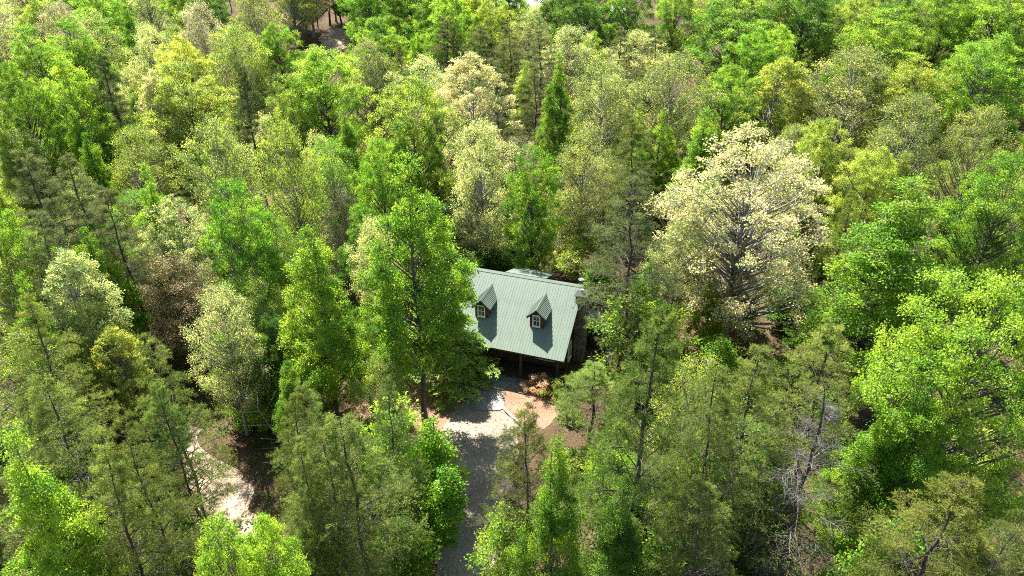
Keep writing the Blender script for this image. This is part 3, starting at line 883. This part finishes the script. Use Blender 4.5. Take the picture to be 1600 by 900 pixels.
# ------------------------------------------------------------------ trees, one by one as the photograph shows them
G = (.13, .24, .024)      # bright spring green
GB = (.185, .30, .032)      # lighter lime green
DG = (.08, .165, .02)     # deep green
Y = (.225, .295, .05)       # yellow green
YB = (.28, .335, .06)        # strong yellow
OL = (.21, .245, .07)      # olive new leaf
CR = (.45, .455, .25)        # cream
CG = (.35, .39, .17)        # cream green
PN = (.135, .175, .04)      # olive needles
PG = (.115, .175, .042)      # greener needles
PB = (.098, .118, .045)      # greyer needles
PD = (.06, .09, .035)       # dark needles
RB = (.27, .21, .12)        # reddish brown
GY = (.32, .29, .22)        # greyish bud
TREES = [
    # kind, top px, top py, height m, crown width px, colour, label
    # --- beside and in front of the cabin
    ('poplar', 632, 256, 19.6, 205, (.15, .255, .026), 'tall conical bright green tree left of the cabin with a long bare trunk'),
    ('poplar', 478, 350, 17, 165, GB, 'bright lime green conical tree next left of the tall one beside the cabin'),
    ('hemlock', 694, 452, 8.0, 180, (.19, .30, .06), 'feathery dark green hemlock covering the left corner of the cabin'),
    ('bloom', 1188, 208, 18.5, 290, CR, 'largest cream blossoming tree, broad and rounded, right of the cabin'),
    ('bigpine', 1022, 490, 19, 250, PG, 'big long-needled pine in front of the cabin chimney with grey broken limb'),
    ('poplar', 872, 672, 15, 125, G, 'slim bright green tree right of the gravel drive at the bottom edge'),
    ('pine', 835, 640, 13, 200, PN, 'light olive pine overhanging the right side of the gravel drive'),
    ('sapling', 612, 636, 9, 130, GB, 'small bright green tree at the left edge of the gravel drive'),
    ('sapling', 668, 645, 8, 100, GB, 'bright green tree leaning towards the drive beside the small edge tree'),
    ('sapling', 690, 725, 6.5, 90, G, 'low leafy green sapling leaning over the gravel drive'),
    ('pine', 548, 655, 14.5, 250, PN, 'olive pine with tall dark trunk left of the gravel drive, tallest of three'),
    ('pine', 500, 672, 14, 230, PN, 'olive pine with dark trunk, middle of the three left of the drive'),
    ('pine', 462, 690, 13, 180, PN, 'thin olive pine with slanting trunk, outermost of the three by the drive'),
    # --- bottom left
    ('poplar', 8, 692, 16, 200, GB, 'bright lime green tree cut by the bottom left corner'),
    ('oak', 330, 806, 14, 130, GB, 'light lime green tree with double top at the bottom edge below the dirt path'),
    ('oak', 405, 822, 13, 110, GB, 'smaller lime green tree at the bottom edge right of the double topped one'),
    ('pine', 190, 640, 16, 210, PN, 'dark trunked olive pine left of the sandy dirt path'),
    ('pine', 135, 700, 15, 250, PN, 'wispy olive pine between the lime green corner tree and the dirt path pine'),
    ('pine', 60, 575, 16, 250, PN, 'wispy olive pine at the left edge above the lime green corner tree'),
    ('pine', 245, 585, 14, 150, PG, 'short olive pine standing just above the sandy dirt path'),
    ('pine', 430, 616, 14, 160, PN, 'drooping olive pine with pale dead limbs right of the dirt path'),
    ('pine', 230, 520, 15, 200, PN, 'olive pine with bare dark trunk below the reddish brown tree'),
    ('sapling', 362, 520, 8, 95, GB, 'rounded bright lime green bush-like tree left of the lime conical tree'),
    ('bloom', 165, 512, 10, 100, YB, 'small pale yellow flowering tree below the round cream tree'),
    ('bloom', 100, 398, 14, 140, CG, 'round cream green tree at the left among olive pines'),
    ('poplar', 18, 440, 14, 90, G, 'bright green tree at the left edge beside the round cream tree'),
    ('loose', 255, 402, 10, 140, RB, 'reddish brown budding tree with thin crown left of the lime conical tree'),
    ('bloom', 272, 312, 13, 135, CG, 'pale yellow cream tree above the reddish brown tree'),
    ('poplar', 228, 264, 15, 95, GB, 'slim bright green tree rising just behind the pale yellow cream tree'),
    ('oak', 365, 285, 16, 130, G, 'mid green rounded tree between the slim bright tree and lime conical tree'),
    ('loose', 395, 430, 11, 100, Y, 'sparse yellow green tree tucked left of the lime conical tree'),
    ('pine', 30, 240, 18, 190, PB, 'grey olive pine at the left edge, upper of the pine group'),
    ('pine', 105, 235, 17, 190, PB, 'grey olive pine in the middle of the left pine group'),
    ('pine', 160, 290, 16, 180, PB, 'grey olive pine at the right end of the left pine group'),
    ('pine', 40, 330, 16, 200, PB, 'lowest grey olive pine of the left group, above the round cream tree'),
    ('oak', 420, 500, 9, 90, DG, 'deep green understory tree at the foot of the lime conical tree'),
    ('oak', 560, 480, 9, 100, G, 'deep green understory tree between the lime conical and tall trees'),
    # --- upper left
    ('darkpine', 165, 82, 19, 95, PD, 'dark pine with black trunk standing out against bright greens, upper left'),
    ('darkpine', 382, 106, 19, 85, PD, 'dark slim pine with long bare trunk beside the yellow green round tree'),
    ('oak', 275, 100, 18, 150, Y, 'large yellow green round tree left of the dark slim pine'),
    ('bloom', 235, 112, 17, 70, CR, 'cream sliver of blossom at the left side of the yellow green round tree'),
    ('oak', 278, 60, 17, 90, YB, 'small vivid yellow tree above the yellow green round tree'),
    ('poplar', 196, -5, 19, 60, G, 'narrow deep green tree at the top edge, upper left'),
    ('oak', 100, 92, 18, 110, GB, 'light green tree left of the dark pine, upper left'),
    ('oak', 45, 40, 18, 110, GB, 'light green leafy tree at the upper left corner'),
    ('oak', 12, 100, 18, 90, G, 'bright green tree on the left edge above the pine group'),
    ('loose', 310, 5, 18, 70, GY, 'thin greyish budding tree near the top edge, upper left'),
    ('loose', 225, 40, 17, 80, CG, 'pale loose tree behind the narrow deep green tree'),
    ('loose', 140, 20, 18, 90, OL, 'olive loose tree at the top edge left of the narrow deep green tree'),
    ('loose', 85, 8, 18, 80, GY, 'greyish budding tree in the upper left corner'),
    ('loose', 360, 40, 17, 90, Y, 'yellow green loose tree below the thin greyish tree'),
    ('loose', 400, 15, 18, 80, OL, 'olive loose tree at the top edge left of the dirt clearing'),
    ('oak', 432, 45, 15, 80, G, 'green round tree left of the dirt clearing'),
    ('oak', 505, 76, 18, 135, GB, 'bright green tree with forked dark limbs below the dirt clearing'),
    ('oak', 450, 120, 16, 90, Y, 'yellow green tree just left of the forked bright green tree'),
    ('loose', 440, 190, 17, 95, Y, 'slender yellow green tree with visible trunk left of the forked tree'),
    ('loose', 330, 190, 17, 110, OL, 'pale olive tree with grey stems in front of the yellow green round tree'),
    ('loose', 510, 220, 14, 100, G, 'thin green understory tree below the forked bright green tree'),
    ('loose', 415, 330, 13, 90, G, 'thin green understory tree right of the mid green rounded tree'),
    ('oak', 570, 330, 11, 90, DG, 'deep green tree in shade left of the tall conical tree'),
    # --- upper centre
    ('oak', 642, 124, 18, 135, Y, 'yellow green domed tree left of the upper cream tree'),
    ('bloom', 738, 88, 18.5, 130, CR, 'cream white tree above the cabin, second largest in blossom'),
    ('loose', 760, 190, 16, 120, CG, 'pale sparse tree just below the upper cream white tree'),
    ('poplar', 878, 84, 18.5, 75, G, 'narrow bright green spire tree above the cabin'),
    ('loose', 942, 88, 17.5, 125, OL, 'olive yellow domed tree right of the bright spire tree'),
    ('loose', 1062, 84, 18, 150, OL, 'wide olive budding tree with grey limbs right of the domed olive tree'),
    ('pine', 690, 28, 17, 125, PB, 'olive pine in the upper pine belt, above the upper cream tree'),
    ('pine', 745, 40, 17, 130, PB, 'olive pine in the upper pine belt, just right of the upper cream top'),
    ('pine', 800, 40, 17, 130, PB, 'olive pine in the middle of the upper pine belt'),
    ('pine', 850, 45, 17, 120, PB, 'olive pine at the right end of the upper pine belt'),
    ('pine', 780, 95, 16, 135, PB, 'lower olive pine between the cream tree and the bright spire tree'),
    ('pine', 840, 105, 15, 110, PB, 'lower olive pine touching the bright spire tree'),
    ('pine', 965, 45, 17, 130, PB, 'brownish olive pine behind the domed olive tree'),
    ('pine', 1030, 50, 17, 140, PB, 'brownish olive pine behind the wide olive budding tree'),
    ('pine', 625, 70, 16, 70, PN, 'small olive pine left of the narrow lime spire'),
    ('poplar', 648, 38, 17, 55, GB, 'narrow lime green spire at the left end of the upper pine belt'),
    ('oak', 590, 40, 16, 80, GB, 'light green round tree right of the dirt clearing'),
    ('oak', 575, -8, 19, 90, G, 'bright green tree at the top edge right of the dirt clearing'),
    ('oak', 640, -12, 19, 90, G, 'bright green tree at the top edge above the lime spire'),
    ('oak', 700, -10, 19, 95, GB, 'bright green tree at the top edge left of the grey road'),
    ('oak', 742, 8, 17, 50, YB, 'vivid yellow tree top near the grey road'),
    ('poplar', 795, 6, 15.5, 55, GB, 'small lime green tree just below the grey road'),
    ('oak', 918, -22, 19, 120, DG, 'deep green spreading tree at the top edge right of the grey road'),
    ('oak', 990, -15, 19, 90, G, 'green tree at the top edge right of the deep green spreading tree'),
    ('oak', 925, 50, 14, 60, GB, 'lime green tree below the deep green spreading tree'),
    # --- upper right
    ('oak', 1150, -16, 19.5, 160, G, 'big deep green tree at the top edge, upper right'),
    ('oak', 1060, -10, 19, 90, GB, 'light green tree at the top edge left of the big deep green tree'),
    ('oak', 1265, -20, 19.5, 130, DG, 'big deep green tree at the top edge right of its equal'),
    ('oak', 1395, 15, 18.5, 140, GB, 'bright green tree near the top edge, upper right'),
    ('oak', 1345, -10, 19, 80, Y, 'yellow green tree at the top edge between big green trees'),
    ('oak', 1480, 0, 18.5, 110, G, 'bright green leafy tree near the top right corner'),
    ('oak', 1575, -12, 19.5, 150, GB, 'bright green tree in the top right corner'),
    ('oak', 1560, 60, 19, 170, G, 'broad bright green tree at the right edge below the corner tree'),
    ('oak', 1140, 104, 16.5, 115, G, 'bright green tree between the wide olive tree and the light yellow tree'),
    ('bloom', 1222, 92, 17, 130, YB, 'light yellow domed tree above the largest cream tree'),
    ('loose', 1340, 76, 18, 165, OL, 'wide golden olive tree, upper right'),
    ('loose', 1440, 150, 17, 130, OL, 'olive green tree with dark visible limbs right of the golden olive tree'),
    ('loose', 1545, 170, 16, 110, OL, 'brownish olive tree near the right edge'),
    ('oak', 1450, 95, 17, 130, Y, 'yellow green tree behind the dark limbed olive tree'),
    ('oak', 1365, 232, 14, 110, Y, 'yellow green tree just right of the largest cream tree'),
    ('pine', 1335, 300, 14, 110, PN, 'olive pine peeking between the largest cream tree and the right green tree'),
    ('oak', 1300, 190, 15, 110, Y, 'yellow olive tree behind the right shoulder of the largest cream tree'),
    ('oak', 1585, 240, 17, 160, G, 'deep bright green tree at the right edge, middle height'),
    # --- right
    ('poplar', 1432, 276, 18, 235, G, 'large bright green pyramid tree right of the largest cream tree'),
    ('oak', 1570, 425, 18.5, 270, GB, 'very large bright green tree filling the right edge'),
    ('poplar', 1470, 600, 14, 150, G, 'leafy green tree below the large pyramid tree, right side'),
    ('dead', 1308, 598, 15, 330, PN, 'dying grey pine full of bare twigs at the bottom right'),
    ('pine', 1500, 735, 14, 330, (.175, .205, .04), 'yellowish olive pine at the bottom right corner'),
    ('pine', 1585, 790, 13, 220, PN, 'olive pine cut by the bottom right corner'),
    ('pine', 1200, 545, 14.5, 260, PN, 'olive pine below the largest cream tree'),
    ('pine', 1310, 500, 14, 220, PN, 'olive brown pine left of the very large bright green tree'),
    ('pine', 1130, 590, 15, 240, PN, 'olive pine right of the big long-needled pine'),
    ('sapling', 1100, 690, 10, 120, GB, 'leafy lime green sapling right of the big long-needled pine'),
    ('pine', 1120, 760, 12, 230, PN, 'olive pine at the bottom edge left of the dying grey pine'),
    ('poplar', 970, 760, 11, 130, DG, 'shaded green tree beneath the big long-needled pine'),
    ('pine', 930, 566, 7, 170, (.14, .195, .04), 'feathery green conifer between the cabin corner and the big pine'),
    ('loose', 1085, 560, 13, 150, Y, 'yellow green thin tree between the big long-needled pine and the largest cream tree'),
    ('poplar', 1385, 640, 12, 140, GB, 'lime green tree between the dying grey pine and the right side green trees'),
    ('sapling', 1220, 700, 9, 130, G, 'leafy green sapling seen through the dying grey pine'),
    ('sapling', 1420, 800, 9, 140, G, 'green sapling beside the yellowish olive pine at the bottom'),
    ('sapling', 1050, 820, 8, 130, G, 'green sapling at the bottom edge under the big long-needled pine'),
    ('sapling', 800, 800, 7, 110, GB, 'lime green sapling on the right bank of the gravel drive'),
    ('pine', 30, 470, 15, 190, PN, 'olive pine on the left edge below the bright green edge tree'),
    ('loose', 20, 520, 12, 130, Y, 'yellow green thin tree on the left edge behind the wispy pines'),
    ('loose', 130, 470, 11, 110, Y, 'yellow green thin tree right below the round cream tree'),
    ('loose', 330, 450, 12, 120, CG, 'pale green thin tree right of the reddish brown tree'),
    ('poplar', 450, 560, 9, 90, G, 'green slim tree at the foot of the lime conical tree, drive side'),
    ('loose', 590, 560, 9, 100, Y, 'thin yellow green tree at the foot of the tall conical tree'),
    ('pine', 480, 590, 12, 150, PG, 'short greener pine just behind the three pines by the drive'),
    ('sapling', 250, 800, 8, 130, DG, 'deep green sapling under the dark trunked pine'),
    ('sapling', 470, 820, 8, 120, G, 'green sapling under the three pines by the drive'),
    ('sapling', 620, 800, 7, 120, G, 'green sapling under the pines at the left edge of the drive'),
    ('sapling', 1008, 470, 9, 145, GB, 'lime green small tree right of the cabin deck'),
    ('sapling', 835, 19, 6, 45, YB, 'tiny yellow tree at the verge of the far grey road'),
    ('sapling', 815, 30, 8, 50, GB, 'tiny lime tree just below the far grey road'),
    ('sapling', 488, 66, 8, 50, Y, 'small yellow green tree left of the far dirt clearing'),
    ('oak', 548, 82, 10, 65, G, 'small green tree right below the far dirt clearing'),
    ('sapling', 765, 376, 5, 75, DG, 'dark leafy sapling behind the cabin, left of the rear roof'),
    ('sapling', 715, 388, 5, 80, G, 'leafy sapling behind the left end of the cabin ridge'),
    ('sapling', 815, 385, 4.5, 70, DG, 'dark leafy sapling directly behind the cabin rear roof'),
    ('sapling', 905, 372, 5, 75, Y, 'yellow green sapling behind the satellite dish'),
    ('sapling', 945, 405, 5, 80, G, 'green sapling behind the cabin deck'),
    ('oak', 6, 335, 15, 130, G, 'green round tree on the left edge behind the lowest left group pine'),
    ('loose', 8, 395, 13, 130, Y, 'yellow green thin tree on the left edge above the bright green edge tree'),
    ('loose', 200, 300, 11, 110, G, 'green thin tree between the left pine group and the slim bright tree'),
    ('oak', 150, 350, 12, 120, DG, 'deep green tree between the left pine group and the round cream tree'),
    ('loose', 200, 200, 14, 110, Y, 'yellow green thin tree at the foot of the dark upper left pine'),
    # --- behind the cabin
    ('pine', 995, 272, 17, 230, PB, 'grey olive pine left of the largest cream tree'),
    ('pine', 970, 330, 7, 90, PB, 'short grey olive pine behind the cabin deck'),
    ('sapling', 1015, 405, 9, 80, G, 'deep green small tree at the lower left of the largest cream tree'),
    ('oak', 1000, 440, 8, 80, DG, 'dark leafy tree right of the cabin deck'),
    ('loose', 880, 300, 8, 85, Y, 'yellow green understory tree behind the cabin chimney'),
    ('oak', 830, 230, 15, 100, G, 'green tree under the narrow bright spire, above the cabin'),
    ('loose', 800, 315, 7, 90, G, 'thin shaded green tree behind the cabin ridge'),
    ('loose', 730, 305, 7.5, 100, DG, 'thin deep green tree behind the left end of the cabin ridge'),
    ('sapling', 862, 392, 3, 55, YB, 'small glowing yellow tree just behind the cabin roof'),
    ('loose', 915, 200, 15, 110, OL, 'olive tree below the domed olive tree'),
    ('pine', 1000, 190, 15, 140, PN, 'olive pine below the wide olive budding tree'),
    ('oak', 600, 220, 15, 90, G, 'green tree behind the tip of the tall conical tree'),
]
CLEAR = [  # image areas kept open: the cabin and yard, the drive, the dirt path, the far clearing and road
    (690, 405, 905, 690), (700, 640, 800, 900), (285, 680, 385, 810), (511, 56, 531, 74), (800, -10, 852, 11), (950, 10, 972, 34), (905, 425, 945, 560), (655, 590, 705, 620)]

LIT = [(*Vector((HX, HY, 0)).lerp(Vector((HX, HY, 0)), 0)[:2], 0)]
def roof_point(u, run):
    c, s_ = math.cos(HYAW), math.sin(HYAW)
    return (HX + u * c - run * s_, HY - u * s_ - run * c, roof_z(run))
LIT = [roof_point(u, r_) for u in (.5, 3, 5, 7, 9.3) for r_ in (.3, 2, 3.7, 5.2)] + [at(a, b_, 0) for a, b_ in ((820, 620), (800, 640), (835, 625), (745, 665), (770, 690), (720, 690), (330, 725), (350, 770), (310, 700))]
def shades(x, y, h, w):
    """does a tree here keep the sun from the roof and the open yard?"""
    ax, ay = math.sin(R(SUN_AZ)), math.cos(R(SUN_AZ))
    for (a, b_, z) in LIT:
        dx, dy = x - a, y - b_
        al = dx * ax + dy * ay
        la = abs(dx * ay - dy * ax)
        top = z + max(0, al) * math.tan(R(SUN_EL))
        if al > -w / 2 and la < w * .5 and top < h * (1 - .5 * la / (w * .5)):
            return True
    return False

for row in TREES:
    kind, px, py, h, wpx, colr, label = row
    x, y = spot(px, py, h)
    d = project(x, y, terrain(x, y) + h * .7)[2]
    o = plant(kind, x, y, h, wpx * d / FPX, colr, label)

# ------------------------------------------------------------------ trees filling the wood between them
LAND = [(640, 400, 'the tall conical tree'), (478, 480, 'the lime conical tree'), (1188, 340, 'the largest cream tree'), (1022, 620, 'the big long-needled pine'),
        (548, 760, 'the three pines by the drive'), (60, 780, 'the lime corner tree'), (370, 860, 'the double topped lime tree'), (210, 720, 'the dark trunked path pine'),
        (100, 440, 'the round cream tree'), (255, 450, 'the reddish brown tree'), (272, 360, 'the pale yellow cream tree'), (105, 290, 'the left pine group'),
        (170, 140, 'the dark upper left pine'), (385, 200, 'the dark slim pine'), (275, 170, 'the yellow green round tree'), (278, 80, 'the vivid yellow tree'),
        (196, 30, 'the narrow deep green tree'), (505, 170, 'the forked bright green tree'), (520, 60, 'the far dirt clearing'), (642, 200, 'the yellow green domed tree'),
        (738, 170, 'the upper cream white tree'), (878, 190, 'the bright spire tree'), (942, 170, 'the domed olive tree'), (1062, 160, 'the wide olive budding tree'),
        (780, 70, 'the upper pine belt'), (825, 5, 'the far grey road'), (905, 20, 'the deep green spreading tree'), (1150, 40, 'the big deep green top tree'),
        (1395, 70, 'the bright upper right tree'), (1222, 140, 'the light yellow domed tree'), (1340, 150, 'the golden olive tree'), (1450, 220, 'the dark limbed olive tree'),
        (1545, 210, 'the brownish olive tree'), (1560, 110, 'the broad right edge tree'), (1432, 400, 'the large pyramid tree'), (1560, 560, 'the very large right tree'),
        (1308, 720, 'the dying grey pine'), (1500, 800, 'the yellowish olive pine'), (1008, 360, 'the grey olive pine by the cabin'), (800, 480, 'the cabin'),
        (740, 700, 'the gravel drive'), (330, 740, 'the sandy dirt path'), (365, 330, 'the mid green rounded tree'), (1200, 600, 'the olive pine below the cream tree')]
COLWORD = {G: 'bright green', GB: 'lime green', DG: 'deep green', Y: 'yellow green', OL: 'olive', CG: 'pale cream green', GY: 'greyish', PN: 'olive', PG: 'greener'}
KINDWORD = dict(oak='leafy tree', loose='thin tree', pine='pine', sapling='sapling', poplar='slim tree', shrub='shrub')
GROUPS = dict(oak='background leafy trees', loose='background thin trees', pine='background pines', sapling='understory saplings', poplar='slim trees between the larger ones', shrub='forest floor shrubs')
FILLCOL = dict(oak=[G, GB, DG, Y], loose=[OL, CG, Y, GY], pine=[PN, PN, PG], sapling=[G, GB, DG, Y], poplar=[G, GB, Y], shrub=[G, DG, Y, GB])
USED = set(r_[6] for r_ in TREES)
def fill_label(kind, col_, x, y, h):
    px, py, _ = project(x, y, terrain(x, y) + h * .75)
    near = sorted(LAND, key=lambda q: (q[0] - px) ** 2 + (q[1] - py) ** 2)[:9]
    for size in ('', 'small ', 'taller '):
        if size and (size == 'small ') != (h < dict(oak=16.5, loose=12, pine=12, sapling=5.5, poplar=13, shrub=1.7)[kind]):
            continue
        for k, (a, b_, nm) in enumerate(near):
            dx, dy = px - a, py - b_
            if abs(dx) > abs(dy):
                rel = 'left of' if dx < 0 else 'right of'
            else:
                rel = 'above' if dy < 0 else 'below'
            dist = math.hypot(dx, dy)
            how = 'close ' if dist < 70 else '' if dist < 170 else 'well '
            lab = size + COLWORD[col_] + ' ' + KINDWORD[kind] + ' ' + how + rel + ' ' + nm
            if lab not in USED:
                USED.add(lab)
                return lab
    return COLWORD[col_] + ' ' + KINDWORD[kind] + ' crowded among the other trees'
def free(x, y, h, w, z):
    for (a, b_, c, d) in CLEAR:
        for f in (.05, .2, .35, .5, .65, .8, .92, 1.0):
            px, py, dd = project(x, y, z + h * f)
            r = w * (.5 if f < .6 else .36 if f < .85 else .12) * FPX / dd
            if a - r < px < c + r and b_ < py < d:
                return False
    return True
frng = random.Random(19)
def fill(kind, n, ylo, yhi, hlo, hhi, wlo, whi, gap):
    cnt = tries = 0
    while cnt < n and tries < n * 60:
        tries += 1
        y = frng.uniform(ylo, yhi)
        x = frng.uniform(-.80, .80) * (y + 14)
        h, w = frng.uniform(hlo, hhi), frng.uniform(wlo, whi)
        if any((x - a) ** 2 + (y - b_) ** 2 < (gap * (c + w / 2)) ** 2 for a, b_, c in PLACED):
            continue
        if -9 < x < 12 and 36 < y < 62:
            continue
        if not free(x, y, h, w, terrain(x, y)) or shades(x, y, h, w):
            continue
        cc = frng.choice(FILLCOL[kind])
        plant(kind, x, y, h, w, cc, fill_label(kind, cc, x, y, h), GROUPS[kind])
        cnt += 1
    return cnt
fill('oak', 60, 92, 165, 15, 19, 7, 10, .55)
fill('loose', 40, 92, 165, 14, 18, 7, 10, .55)
fill('pine', 30, 80, 160, 13, 17, 5, 7, .55)
fill('loose', 45, 42, 95, 9, 13, 4, 6.5, .33)
fill('pine', 18, 25, 95, 9, 13, 4, 5.5, .42)
fill('poplar', 45, 40, 100, 11, 15, 3.6, 5.2, .36)
fill('sapling', 110, 24, 95, 3.5, 7.5, 2.5, 4.5, .3)

# ------------------------------------------------------------------ shrubs, undergrowth, dead wood
def shrub_at(px, py, h, w, color, label, group=None, zz=0):
    x, y, _ = at(px, py, zz)
    return plant('shrub', x, y, h, w, color, label, group)
shrub_at(843, 612, 1.5, 2.0, (.50, .36, .27), 'pink and cream flowering azalea bush in front of the porch')
shrub_at(868, 622, 1.6, 2.0, (.16, .19, .04), 'yellow green bush right of the flowering azalea by the porch')
shrub_at(885, 655, 1.4, 1.8, PG, 'dark green bush at the right end of the mulch bed')
for i in range(70):
    for _ in range(30):
        y = frng.uniform(26, 75); x = frng.uniform(-.7, .7) * (y + 12)
        if free(x, y, 1.5, 2.5, 0) and not (-9 < x < 12 and 36 < y < 62):
            break
    cc, h = frng.choice(FILLCOL['shrub']), frng.uniform(1, 2.4)
    plant('shrub', x, y, h, frng.uniform(1.8, 3.4), cc, fill_label('shrub', cc, x, y, h), GROUPS['shrub'])

def undergrowth():
    g = np.random.default_rng(77)
    nb = NB()
    pts = []
    while len(pts) < 9000:
        y = 18 + 95 * g.uniform() ** 1.2; x = g.uniform(-.78, .78) * (y + 12)
        px, py, _ = project(x, y, 0)
        if any(a - 4 < px < c + 4 and b_ - 4 < py < d + 4 for a, b_, c, d in CLEAR) or (-6 < x < 9 and 40 < y < 60) or (-8 < x < 3 and y < 44 and g.uniform() < .95):
            continue
        if math.sin(x * .35 + 2) * math.cos(y * .3) + g.normal(0, .5) < -.1:
            continue
        pts.append((x, y, terrain(x, y)))
    P = np.array(pts)
    m = 22
    n = len(P) * m
    E = np.repeat(P, m, 0) + np.abs(g.normal(0, 1, (n, 3))) * np.array([0, 0, .28]) + g.normal(0, .3, (n, 3)) * np.array([1, 1, 0])
    dd = unit(g.normal(0, 1, (n, 3)) * np.array([1, 1, .4]))
    nn = unit(g.normal(0, .45, (n, 3)) + np.array([0, 0, 1]))
    tone = np.clip(np.repeat(g.uniform(0, 1, len(P)), m) + g.normal(0, .15, n), 0, 1)
    nb.leaves(E, dd, nn, .2 * g.uniform(.6, 1.3, n), .3, tone)
    o = link('undergrowth', nb.mesh('undergrowth', M['leaf']), kind='stuff', label='leafy green undergrowth covering the forest floor', category='undergrowth')
    o.color = (.07, .13, .022, 1)
undergrowth()

def litter():
    g = np.random.default_rng(5)
    nb = NB()
    n = 9000
    x = g.uniform(-14, 9, n); y = 25 + 24 * g.uniform(0, 1, n)
    keep = (np.sin(x * 1.1 + 1) * np.cos(y * .9) + g.normal(0, .5, n)) > -.1
    x, y = x[keep], y[keep]
    n = len(x)
    C = np.column_stack([x, y, np.full(n, .06)])
    dd = unit(g.normal(0, 1, (n, 3)) * np.array([1, 1, .1])); nn = unit(g.normal(0, .25, (n, 3)) + np.array([0, 0, 1]))
    nb.leaves(C, dd, nn, .085 * g.uniform(.6, 1.4, n), .3, g.uniform(0, 1, n))
    o = link('leaf_litter', nb.mesh('leaf_litter', M['leaf']), kind='stuff', label='brown fallen leaves scattered over the drive and yard', category='leaf litter')
    o.color = (.13, .075, .04, 1)
litter()

def dead_limb(name, p, length, az, tilt, label, rad=.09, seed=0, mat='dead_wood'):
    g = np.random.default_rng(seed)
    nb = NB()
    k = 9
    t = np.linspace(0, 1, k)
    P = np.column_stack([t * length, np.cumsum(g.normal(0, .06, k)), np.sin(t * 2.2) * length * .08])
    nb.tube(P, rad * (1 - .8 * t), 7)
    for i in range(16):
        u = g.uniform(.2, 1)
        a = np.array([np.interp(u, t, P[:, j]) for j in range(3)])
        d = unit(np.array([.7, g.choice([-1, 1]) * g.uniform(.5, 1), g.normal(0, .5)]))
        l = length * .25 * g.uniform(.4, 1.1)
        q = bezier(a, a + d * l * .5 + np.array([0, 0, .1]), a + d * l + np.array([0, 0, -.15 * l]), 5)
        nb.tube(q, np.linspace(rad * .3, .008, 5), 4)
    o = link(name, nb.mesh(name, M[mat], True), None, p, label=label, category='dead branch')
    o.rotation_euler = (0, R(-tilt), R(az))
    return o
x, y, _ = at(470, 700, 3); dead_limb('dead_branch', (x, y, 0), 7.5, 150, 50, 'pale bent dead branch left of the three pines by the drive', .1, 1)
x, y, _ = at(-40, 615, 6); dead_limb('dead_branch', (x, y, 3.5), 6, 30, 25, 'pale dead branch reaching in from the left edge', .08, 2)
x, y, _ = at(640, 700, 0); dead_limb('fallen_log', (x, y, .12), 2.8, 30, 5, 'dark fallen log lying across the leaf bed beside the drive', .12, 3, 'bark_pine')

# ------------------------------------------------------------------ far clearing, road and white shed
def far_pt(px, py):
    x, y, z = at(px, py, 7)
    for _ in range(30):
        x, y, _ = at(px, py, min(terrain(x, y), 20))
    return (x, y)
sheet('far_dirt_clearing', [far_pt(a, b_) for a, b_ in ((495, 72), (512, 46), (535, 44), (548, 60), (540, 80), (515, 84))], .06, M['sand'], .4, drape=True, kind='structure')
sheet('far_road', [far_pt(a, b_) for a, b_ in ((770, -2), (770, 12), (815, 14), (850, 6), (880, -6), (870, -14))], .14, M['road'], .3, drape=True, kind='structure')
sheet('far_verge', [far_pt(a, b_) for a, b_ in ((770, 8), (790, 30), (850, 28), (900, 8), (900, -12), (840, 4))], .07, M['verge'], .4, drape=True, kind='structure')
for a, b_, h, kd, cc, lab in ((497, 44, 14, 'pine', PD, 'dark far pine at the left back of the far dirt clearing'), (516, 40, 15, 'darkpine', PD, 'dark far pine behind the middle of the far dirt clearing'),
                          (534, 42, 14, 'oak', GB, 'lime far tree at the right back of the far dirt clearing'), (480, 52, 12, 'loose', Y, 'yellow green far tree left behind the far dirt clearing'),
                          (556, 50, 13, 'oak', G, 'green far tree right behind the far dirt clearing'), (460, 40, 13, 'loose', OL, 'olive far tree well left behind the far dirt clearing')):
    x, y = far_pt(a, b_)
    plant(kd, x, y, h, 8, cc, lab)
def shed():
    x, y = far_pt(961, 30)
    z = terrain(x, y)
    o = empty('shed', (x, y, z), .3, label='small white roofed shed far off between the top edge trees', category='shed')
    b = MB(); b.box(-1.6, 1.6, -1.2, 1.2, 0, 2.0); b.build('wall', M['log'], o)
    b = MB(); b.prism([(-1.9, -1.5, 2.0), (-1.9, 0, 2.8), (-1.9, 1.5, 2.0), (-1.9, 1.5, 1.9), (-1.9, 0, 2.68), (-1.9, -1.5, 1.9)], (3.8, 0, 0)); b.build('roof', M['dish'], o)
    b = MB(); b.box(-.5, .5, -1.25, -1.202, 0, 1.8); b.build('door', M['trim'], o)
shed()
